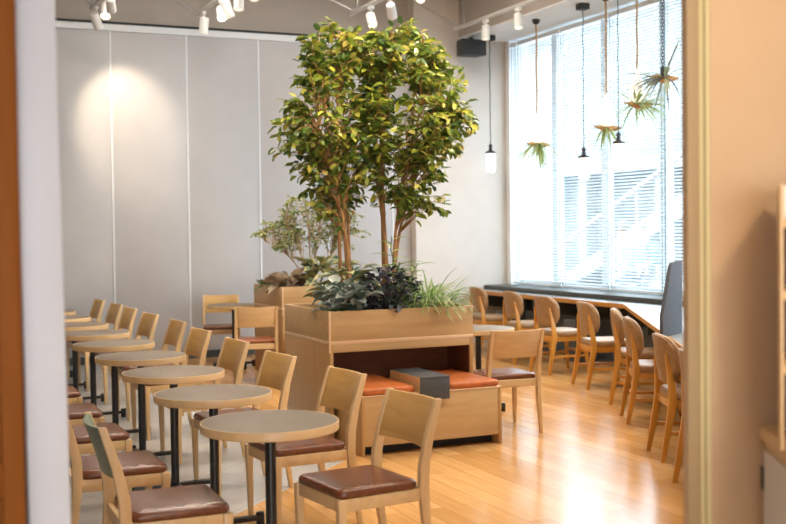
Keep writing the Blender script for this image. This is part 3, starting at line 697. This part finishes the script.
# bar chairs (local: seat centre, facing +y)
def make_bar(label):
    t = thing('bar_chair', label, 'chair', group='tan backed chairs along the window counter')
    O = 'oak_amber'
    for s_ in (-1, 1):
        MB().rect_loft([(s_*0.205, 0.215, 0.0, 0.013, 0.013), (s_*0.195, 0.195, 0.25, 0.017, 0.018), (s_*0.188, 0.180, 0.405, 0.018, 0.020)]).build('leg', O+'_z', t, bevel=0.004)
        MB().rect_loft([(s_*0.200, -0.262, 0.0, 0.013, 0.015), (s_*0.196, -0.222, 0.22, 0.016, 0.021), (s_*0.190, -0.190, 0.40, 0.017, 0.027),
                        (s_*0.176, -0.198, 0.52, 0.015, 0.022), (s_*0.150, -0.214, 0.67, 0.012, 0.015), (s_*0.146, -0.220, 0.71, 0.010, 0.011)]).build('leg', O+'_z', t, bevel=0.004)
        MB().bar((s_*0.196, -0.215, 0.19), (s_*0.197, 0.20, 0.19), 0.016, 0.026).build('stretcher', O+'_y', t, bevel=0.003)
    f = MB()
    f.box(-0.172, 0.172, 0.165, 0.186, 0.35, 0.405); f.box(-0.175, 0.175, -0.205, -0.183, 0.35, 0.405)
    f.box(-0.198, -0.178, -0.165, 0.165, 0.35, 0.405); f.box(0.178, 0.198, -0.165, 0.165, 0.35, 0.405)
    f.bar((-0.19, 0.198, 0.23), (0.19, 0.198, 0.23), 0.016, 0.026)
    f.build('seat_frame', O+'_x', t, bevel=0.003)
    cushion(MB(), 0.43, 0.42, 0.402, 0.462, 0.10, 0, 0.01, 0.008).build('seat', 'leather_tan', t, angle=60)
    def shield(y_off, grow, th):
        # rounded back, curved round the sitter
        pts = rrect(0.44+grow, 0.32+grow, 0.125, 8, 0, 0.665)
        pts = [(x*(1-0.10*max(0, (0.665-z))/0.16), z) for x, z in pts]
        def P(x, z, dy): return (x, -0.150 - (z-0.5)*0.14 - 0.075*(1-(x/0.22)**2) + dy + y_off, z)
        cx, cz = 0, 0.665; secs = []
        for dy, ks in ((0.0, (0.05, 0.5, 0.85, 0.985)), (th, (1.0,)), ):
            pass
        for k, dy in ((0.02, 0), (0.4, 0), (0.75, 0), (0.97, 0.0), (1.0, th*0.25), (1.0, th*0.75), (0.97, th), (0.75, th), (0.4, th), (0.02, th)):
            secs.append([P(cx+(x-cx)*k, cz+(z-cz)*k, dy) for x, z in pts])
        return MB().loft(secs)
    shield(-0.002, -0.008, 0.012).build('back_shell', 'leather_tan', t, angle=55)
    shield(0.0105, 0.0, 0.030).build('back_pad', 'leather_tan', t, angle=60)
    return t
bar0 = make_bar('x')
fx, fy = 0.88, -0.475
def face(dx, dy): return math.atan2(-dx, dy)
BARS = [((6.55,12.22), (0.996,-0.087), 'tan bar chair at the counter corner, closest to the cream pier'),
        ((6.42,11.15), (0.996,-0.087), 'second tan bar chair along the straight counter from the cream pier'),
        ((6.22,10.10), (0.99,-0.02), 'third tan bar chair from the cream pier, beside the counter support'),
        ((6.03,9.05), (0.97,-0.22), 'tan bar chair just before the bend of the window counter'),
        ((5.765,8.17), (0.81,-0.58), 'slim looking tan bar chair just past the bend of the counter'),
        ((5.29,7.31), (fx,fy), 'tan bar chair in the middle of the slanting counter, before the felt screen'),
        ((4.62,6.04), (0.915,-0.403), 'tan bar chair below the grey felt screen on the slanting counter'),
        ((4.155,5.195), (fx,fy), 'tan bar chair partly cut off by the beige doorway jamb')]
for i, (p, dr, lab) in enumerate(BARS):
    o = bar0 if i == 0 else copy_tree(bar0)
    o.location = (p[0]+0.255*dr[0], p[1]+0.255*dr[1], 0); o.rotation_euler = (0, 0, face(*dr)); o['label'] = lab

# ------------------------------------------------------------------ things hanging before the window
SO = 4.10
def pendant(loc, ztop, label):
    t = thing('pendant_lamp', label, 'pendant lamp', (loc[0], loc[1], ztop), 0, 'glass pendant lamps before the window')
    MB().box(-0.06, 0.06, -0.06, 0.06, SO-ztop-0.07, SO-ztop).build('ceiling_rose', 'black_plastic', t, bevel=0.01)
    n = 14; h0, h1 = 0.37, SO-ztop-0.07
    MB().tube([(0.004*sin(i*2.1), 0.004*cos(i*1.7), h0+(h1-h0)*i/n) for i in range(n+1)], 0.006, 6).build('cord', 'cord_green', t)
    MB().lathe([(0.0, 0.385), (0.014, 0.38), (0.026, 0.355), (0.030, 0.345), (0.016, 0.335), (0.022, 0.325), (0.024, 0.30), (0.045, 0.285), (0.068, 0.275), (0.070, 0.255), (0.0, 0.255)], 24).build('lamp_cap', 'black_steel', t)
    MB().lathe([(0.0, 0.0), (0.040, 0.004), (0.058, 0.020), (0.062, 0.045), (0.062, 0.254), (0.0, 0.254)], 24).build('lamp_shade', 'lamp_glass', t)
pendant((7.20, 12.89), 2.29, 'glass cylinder pendant hanging on a black cord in front of the cream pier')
pendant((7.20, 10.71), 2.09, 'glass cylinder pendant hanging lowest, in the middle of the window')
pendant((7.20, 10.04), 2.20, 'glass cylinder pendant hanging beside the cluster of air plants')
def airplant(loc, ztop, label, dark=False, chain=False, tear=True, dirx=0.0, n=26, ln=0.26, bias=(0, 0, 0)):
    # origin at the underside of the driftwood holder
    t = thing('hanging_air_plant', label, 'hanging plant', (loc[0], loc[1], ztop), radians(55), 'air plants hanging before the window')
    mb = MB(); secs = []
    for i in range(9):
        u = i/8; x = -0.16+0.32*u; r = 0.012+0.05*sin(pi*min(u*1.1, 1))
        secs.append([(0.03*sin(3*u)+r*0.8*cos(a), x+0.02*sin(5*u), 0.04+r*0.75*sin(a)+0.03*u*u) for a in [2*pi*j/9 for j in range(9)]])
    mb.loft(secs).build('driftwood', 'driftwood', t)
    lf = MB()
    for i in range(n):
        a = rnd(0, 2*pi); d = Vector((cos(a), sin(a), rnd(-0.6, 0.9))) + Vector(bias)
        blade(lf, Vector((0.02*cos(a), 0.03*sin(a), 0.05)), d, ln*rnd(0.75, 1.4), 0.027, rnd(0.2, 1.2))
    lf.build('foliage', 'leaf_air_dark' if dark else 'leaf_air', t, angle=180)
    zt = 0.06
    if tear:
        zt = 0.42
        MB().lathe([(0.0, 0.062), (0.045, 0.065), (0.085, 0.10), (0.098, 0.15), (0.088, 0.21), (0.060, 0.28), (0.032, 0.35), (0.016, 0.40), (0.008, 0.425), (0.0, 0.427)], 24).build('teardrop_holder', 'teardrop_glow', t)
    top = SO-ztop
    if chain:
        c = MB(); z = zt
        while z < top-0.02:
            k = int(round((z-zt)/0.034)); ring = []
            for j in range(11):
                a = 2*pi*j/10; ring.append((0.013*cos(a), 0, z+0.022+0.023*sin(a)) if k % 2 else (0, 0.013*cos(a), z+0.022+0.023*sin(a)))
            c.tube(ring, 0.0042, 5, cap=False); z += 0.034
        c.build('chain', 'chain_blue', t)
        MB().box(-0.02, 0.02, -0.025, 0.025, zt-0.01, zt+0.10).build('clip', 'black_plastic', t, bevel=0.008)
    else:
        MB().tube([(0.003*sin(i), 0.003*cos(i), zt+(top-0.05-zt)*i/12) for i in range(13)], 0.0105, 8).build('rope', 'rope', t)
    MB().lathe([(0.0, top-0.06), (0.03, top-0.055), (0.05, top-0.02), (0.052, top)], 20).build('ceiling_rose', 'black_plastic', t)
airplant((7.20, 11.72), 2.53, 'air plant on driftwood drooping below a white teardrop on the longest rope', n=44, ln=0.32, bias=(-0.2, 0.5, -0.7))
airplant((7.20, 10.26), 2.60, 'air plant on driftwood hanging behind the third glass lamp', n=26, ln=0.26, bias=(0, -0.5, -0.5))
airplant((7.20, 9.70), 2.80, 'bushy green air plant on driftwood under a white teardrop on a short rope', n=70, ln=0.32, bias=(0, -0.6, 0.1))
airplant((7.20, 9.27), 3.02, 'dark spiky air plant on driftwood hanging from a blue black chain', dark=True, chain=True, tear=False, n=60, ln=0.36, bias=(-0.1, 0.8, -0.1))

# ------------------------------------------------------------------ speaker
t = thing('wall_speaker', 'black box loudspeaker on a bracket under the soffit corner', 'speaker', (6.97, WY-0.17, 3.83))
sp = MB(); sp.loft([[(-0.19, -0.40, 0.0), (0.17, -0.42, 0.0), (0.13, -0.18, 0.0), (-0.15, -0.17, 0.0)], [(-0.19, -0.40, 0.21), (0.17, -0.42, 0.21), (0.13, -0.18, 0.21), (-0.15, -0.17, 0.21)]])
sp.build('cabinet', 'black_plastic', t, bevel=0.012)
g = MB(); g.loft([[(-0.175, -0.408, 0.015), (0.155, -0.428, 0.015), (0.155, -0.421, 0.015), (-0.175, -0.401, 0.015)], [(-0.175, -0.408, 0.195), (0.155, -0.428, 0.195), (0.155, -0.421, 0.195), (-0.175, -0.401, 0.195)]])
g.build('grille', 'black_steel', t)
br = MB(); br.bar((0, -0.19, 0.12), (0, 0.0, 0.14), 0.04, 0.04); br.bar((0.0, -0.30, 0.20), (0, -0.30, 0.245), 0.05, 0.05); br.box(-0.05, 0.05, -0.012, 0.0, 0.07, 0.21)
br.build('bracket', 'black_steel', t)

# ------------------------------------------------------------------ lighting tracks and spotlights
def track(x, y0, y1, z, label):
    t = thing('light_track', label, 'light track', (x, (y0+y1)/2, z), 0, 'spotlight tracks under the ceiling')
    h = (y1-y0)/2
    MB().box(-0.022, 0.022, -h, h, -0.02, 0.02).build('rail', 'track_grey', t, bevel=0.004)
    k = 0
    for i in range(5):
        yy = -h+0.25+(2*h-0.5)*i/4
        MB().tube([(0, yy, 0.02), (0, yy, 4.95-z)], 0.007, 6).build('hanger_rod', 'conduit_grey', t)
    MB().tube([(0.0, h-0.1, 0.03), (-0.25, h-0.02, 0.16), (-0.9, h-0.1, 0.42), (-1.3, h-0.1, 0.60), (-1.35, h-0.1, 4.95-z)], 0.011, 6).build('conduit', 'conduit_grey', t)
track(2.10, 3.6, 13.05, 4.12, 'grey lighting track above the table row, aimed at the partition')
track(3.22, 3.6, 12.75, 4.06, 'grey lighting track between the table row and the trees')
track(4.87, 3.6, 12.05, 4.06, 'grey lighting track passing behind the top of the ficus trees')
track(6.64, 3.6, 12.80, 4.13, 'grey lighting track beside the window soffit')
def spot(x, y, z, target, power, size, label, glow=True, color=WARM, blend=0.6):
    t = thing('track_spotlight', label, 'spotlight', (x, y, z-0.02), 0, 'white track spotlights')
    D = (Vector(target)-Vector((x, y, z-0.16))).normalized()
    q = D.to_track_quat('-Z', 'Y')
    MB().box(-0.02, 0.02, -0.05, 0.05, -0.04, 0.0).build('adapter', 'white_metal', t, bevel=0.004)
    MB().tube([(0, 0, -0.03), (0, 0, -0.11)], 0.012, 8).build('stem', 'white_metal', t)
    c = Vector((0, 0, -0.15)); hd = MB().lathe([(0.0, 0.085), (0.040, 0.083), (0.050, 0.07), (0.052, -0.095), (0.047, -0.098), (0.045, -0.07), (0.0, -0.068)], 24)
    h = hd.build('lamp_head', 'white_metal', t); h.location = c; h.rotation_mode = 'QUATERNION'; h.rotation_quaternion = q
    b = MB().lathe([(0.0, -0.069), (0.043, -0.069), (0.043, -0.074), (0.030, -0.088), (0.0, -0.094)], 20).build('bulb', 'bulb' if glow else 'bulb_soft', h)
    l = bpy.data.lights.new('spot', 'SPOT'); l.energy = power*SPOT_K; l.spot_size = radians(size); l.spot_blend = blend; l.color = color; l.shadow_soft_size = 0.04
    o = bpy.data.objects.new('spot', l); COL.objects.link(o); o.parent = t
    o.location = c + D*0.105; o.rotation_mode = 'QUATERNION'; o.rotation_quaternion = q
T1, T2 = (3.0, 7.85, 2.7), (3.72, 7.8, 2.7)
SP = [
 (2.10, 12.80, 4.12, (2.70, 13.42, 2.8), 40, 70, 'glowing spotlight at the wall end of the row track, washing the partition', True),
 (2.10, 12.15, 4.12, (1.5, 10.5, 0.7), 120, 60, 'white spotlight just behind the end one on the row track', True),
 (2.10, 11.85, 4.12, (2.52, 13.42, 2.85), 210, 44, 'white spotlight third from the wall on the row track', False),
 (3.22, 12.35, 4.06, (3.0, 13.0, 0.5), 60, 50, 'tilted white spotlight at the very end of the middle track', False),
 (3.22, 11.62, 4.06, (2.6, 8.0, 0.5), 120, 60, 'glowing white spotlight second from the end of the middle track', True),
 (3.22, 11.38, 4.06, (4.2, 11.3, 1.2), 120, 60, 'white spotlight crowded beside the glowing one on the middle track', False),
 (3.22, 10.95, 4.06, (3.0, 10.5, 0.5), 100, 60, 'larger white spotlight fourth from the end of the middle track', False),
 (3.22, 10.44, 4.06, (3.3, 9.5, 0.5), 100, 60, 'white spotlight at the picture edge on the middle track', False),
 (4.87, 11.40, 4.06, (4.6, 9.0, 0.5), 120, 60, 'white spotlight peeking over the ficus at the end of its track', False),
 (4.87, 10.85, 4.06, (6.45, 13.28, 1.8), 130, 40, 'glowing white spotlight just above the ficus crown', True),
 (4.87, 10.12, 4.06, (3.7, 7.9, 2.8), 160, 50, 'big white spotlight tipped level towards the ficus', False),
 (4.87, 9.72, 4.06, (5.3, 8.5, 0.3), 160, 60, 'big white spotlight hanging upright near the soffit', False),
 (6.64, 11.98, 4.13, (6.55, 11.9, 0.4), 120, 60, 'white spotlight beside the loudspeaker on the soffit track', False),
 (6.64, 11.2, 4.13, (6.3, 10.3, 0.4), 120, 60, 'white spotlight along the soffit track above the window lamps', False)]
for a in SP: spot(*a[:7], glow=a[7])
SP2 = [(4.87, 7.0, 4.06, T2, 620, 50), (4.87, 6.0, 4.06, (3.5, 7.6, 2.6), 560, 46), (3.22, 5.9, 4.06, T1, 520, 46), (2.10, 6.8, 4.12, (2.95, 7.8, 2.5), 140, 50),
       (6.64, 9.3, 4.13, (5.9, 8.6, 0.4), 330, 60), (6.64, 7.8, 4.13, (5.0, 6.8, 0.4), 340, 60), (6.64, 6.2, 4.13, (4.4, 5.4, 0.4), 340, 60),
       (2.10, 8.3, 4.12, (1.7, 7.6, 0.7), 150, 70), (2.10, 5.6, 4.12, (1.6, 5.2, 0.7), 150, 70), (3.22, 4.6, 4.06, (2.4, 5.0, 0.5), 150, 70), (4.87, 5.0, 4.06, (3.6, 6.6, 0.4), 180, 60)]
for i, a in enumerate(SP2):
    spot(*a, label='white track spotlight nearer the doorway, above the picture', glow=True)

# added lamp out of view, brightening the beige wall of the entrance
t = thing('added_wall_wash_lamp', 'added unseen wall-wash lamp, small round and white, above the picture', 'ceiling lamp', (1.45, 0.2, 3.05))
MB().lathe([(0.0, -0.012), (0.05, -0.012), (0.055, -0.03), (0.075, -0.03), (0.078, 0.0), (0.0, 0.0)], 24).build('housing', 'white_metal', t)
l = bpy.data.lights.new('wall_wash', 'SPOT'); l.energy = 115; l.spot_size = radians(88); l.spot_blend = 0.8; l.color = WARM; l.shadow_soft_size = 0.12
o = bpy.data.objects.new('wall_wash', l); COL.objects.link(o); o.parent = t; o.location = (0, 0, -0.06)
o.rotation_mode = 'QUATERNION'; o.rotation_quaternion = (Vector((1.9, 2.1, 0.95))-Vector((1.45, 0.2, 2.99))).to_track_quat('-Z', 'Y')

# added unseen fill lamps (the fittings of the area lamps at the top)
for i, (x, y) in enumerate(FILL_LAMPS):
    t = thing('added_fill_lamp', 'added unseen fill lamp, long and white, high above the cafe floor', 'ceiling lamp', (x, y, 4.95), 0, 'added fill lamps high over the room')
    f = MB(); f.box(-0.64, 0.64, -0.29, -0.26, -0.13, 0); f.box(-0.64, 0.64, 0.26, 0.29, -0.13, 0); f.box(-0.64, -0.61, -0.26, 0.26, -0.13, 0); f.box(0.61, 0.64, -0.26, 0.26, -0.13, 0)
    f.build('frame', 'white_metal', t)
    MB().box(-0.61, 0.61, -0.26, 0.26, -0.11, -0.10).build('diffuser', 'diffuser', t)

# ------------------------------------------------------------------ shelf and cabinet by the beige wall
t = thing('side_cabinet', 'low cabinet with oak top and pale side set against the beige wall', 'cabinet', (1.908, 2.085, 0), radians(-30))
MB().box(-0.006, 0.60, -1.0, 0.0, 1.02, 1.052).build('top', 'oak_y', t, bevel=0.003)
MB().box(0.006, 0.59, -0.99, -0.004, 0.0, 1.02).build('body', 'oak_z', t, bevel=0.002)
MB().box(0.0, 0.006, -0.97, -0.018, 0.02, 0.998).build('side_board', 'white_laminate', t, bevel=0.001)
MB().box(-0.003, 0.006, -0.026, -0.006, 0.90, 0.955).build('hinge', 'black_steel', t)
t = thing('shelf_rack', 'narrow oak shelf rack standing on the low cabinet at the picture edge', 'shelf', (1.876, 2.072, 1.052), radians(-42))
for xx in (0.052, 0.50): MB().box(xx, xx+0.007, -0.28, -0.004, 0.0, 0.575).build('upright', 'oak_z', t, bevel=0.002)
for z in (0.165, 0.325, 0.480):
    MB().box(0.059, 0.50, -0.275, -0.008, z, z+0.018).build('shelf_board', 'oak_x', t, bevel=0.002)
MB().box(0.059, 0.50, -0.012, -0.006, 0.0, 0.575).build('back_panel', 'niche_brown', t)
b = MB().box(0.061, 0.30, -0.2, -0.05, 0, 0.075).build('white_box', 'white_metal', bevel=0.004)
b.location = (1.876, 2.072, 1.5505); b.rotation_euler = (0, 0, radians(-42)); tag(b, 'small white box on the top board of the oak shelf rack', 'box')

# ------------------------------------------------------------------ two people passing outside the window
def person(loc, rz, label, jacket, lean=0.0, pack=False):
    t = thing('person', label, 'person', loc, rz)
    def skin(name, verts, edges, radii, m, parent, root=0):
        me = bpy.data.meshes.new(name); me.from_pydata(verts, edges, []); me.update()
        o = bpy.data.objects.new(name, me); COL.objects.link(o); o.parent = parent
        md = o.modifiers.new('s', 'SKIN'); 
        if not me.skin_vertices: bm_ = bmesh.new(); bm_.from_mesh(me); bm_.verts.layers.skin.verify(); bm_.to_mesh(me); bm_.free()
        for i, r in enumerate(radii):
            me.skin_vertices[0].data[i].radius = (r, r) if not hasattr(r, '__len__') else r
            me.skin_vertices[0].data[i].use_root = (i == root)
        o.modifiers.new('d', 'SUBSURF').levels = 2; o.modifiers['d'].render_levels = 2
        md.use_smooth_shade = True; me.materials.append(MATS[m]); return o
    V = [(0,0,0.95),(0,0.01,1.15),(0,0.0,1.38),(0,0.01,1.48),(0,0.03,1.56),(0,0.035,1.68),
         (-0.17,0,1.41),(-0.23,-0.02,1.13),(-0.21,0.12,0.92),(-0.20,0.18,0.84),(0.17,0,1.41),(0.23,-0.02,1.13),(0.21,0.12,0.92),(0.20,0.18,0.84),
         (-0.10,0.0,0.88),(-0.11,0.10,0.50),(-0.11,0.02,0.08),(-0.11,0.16,0.04),(0.10,0.0,0.88),(0.11,-0.02,0.50),(0.11,-0.18,0.09),(0.11,-0.05,0.04)]
    E_ = [(0,1),(1,2),(2,3),(3,4),(4,5),(2,6),(6,7),(7,8),(8,9),(2,10),(10,11),(11,12),(12,13),(0,14),(14,15),(15,16),(16,17),(0,18),(18,19),(19,20),(20,21)]
    R_ = [(0.15,0.10),(0.13,0.095),(0.15,0.10),0.055,(0.075,0.09),(0.07,0.085),0.055,0.042,0.034,0.038,0.055,0.042,0.034,0.038,0.085,0.06,0.042,0.04,0.085,0.06,0.042,0.04]
    skin('body', V, E_, R_, 'skin', t)
    JV = [V[i] for i in (0,1,2,6,7,8,10,11,12)]; JE = [(0,1),(1,2),(2,3),(3,4),(4,5),(2,6),(6,7),(7,8)]
    skin('jacket', JV, JE, [(0.175,0.125),(0.16,0.12),(0.175,0.125),0.075,0.06,0.05,0.075,0.06,0.05], jacket, t)
    skin('trousers', [V[i] for i in (0,14,15,16,18,19,20)], [(0,1),(1,2),(2,3),(0,4),(4,5),(5,6)], [(0.165,0.115),0.10,0.075,0.058,0.10,0.075,0.058], 'trousers', t)
    MB().lathe([(0.0,0.115),(0.05,0.105),(0.085,0.06),(0.093,0.0),(0.088,-0.04),(0.0,-0.03)], 18, (0, 0.015, 1.70)).build('hair', 'hair_dark', t)
    if pack: MB().box(-0.16, 0.16, -0.30, -0.13, 1.0, 1.42).build('backpack', 'jacket_blue', t, bevel=0.05, seg=3)
person((11.0, 15.20, -0.15), radians(70), 'person in a pale blue jacket walking past outside the window blinds', 'jacket_pale')
person((12.2, 16.3, -0.15), radians(100), 'person in a dark blue jacket with a backpack outside the blinds', 'jacket_blue', pack=True)
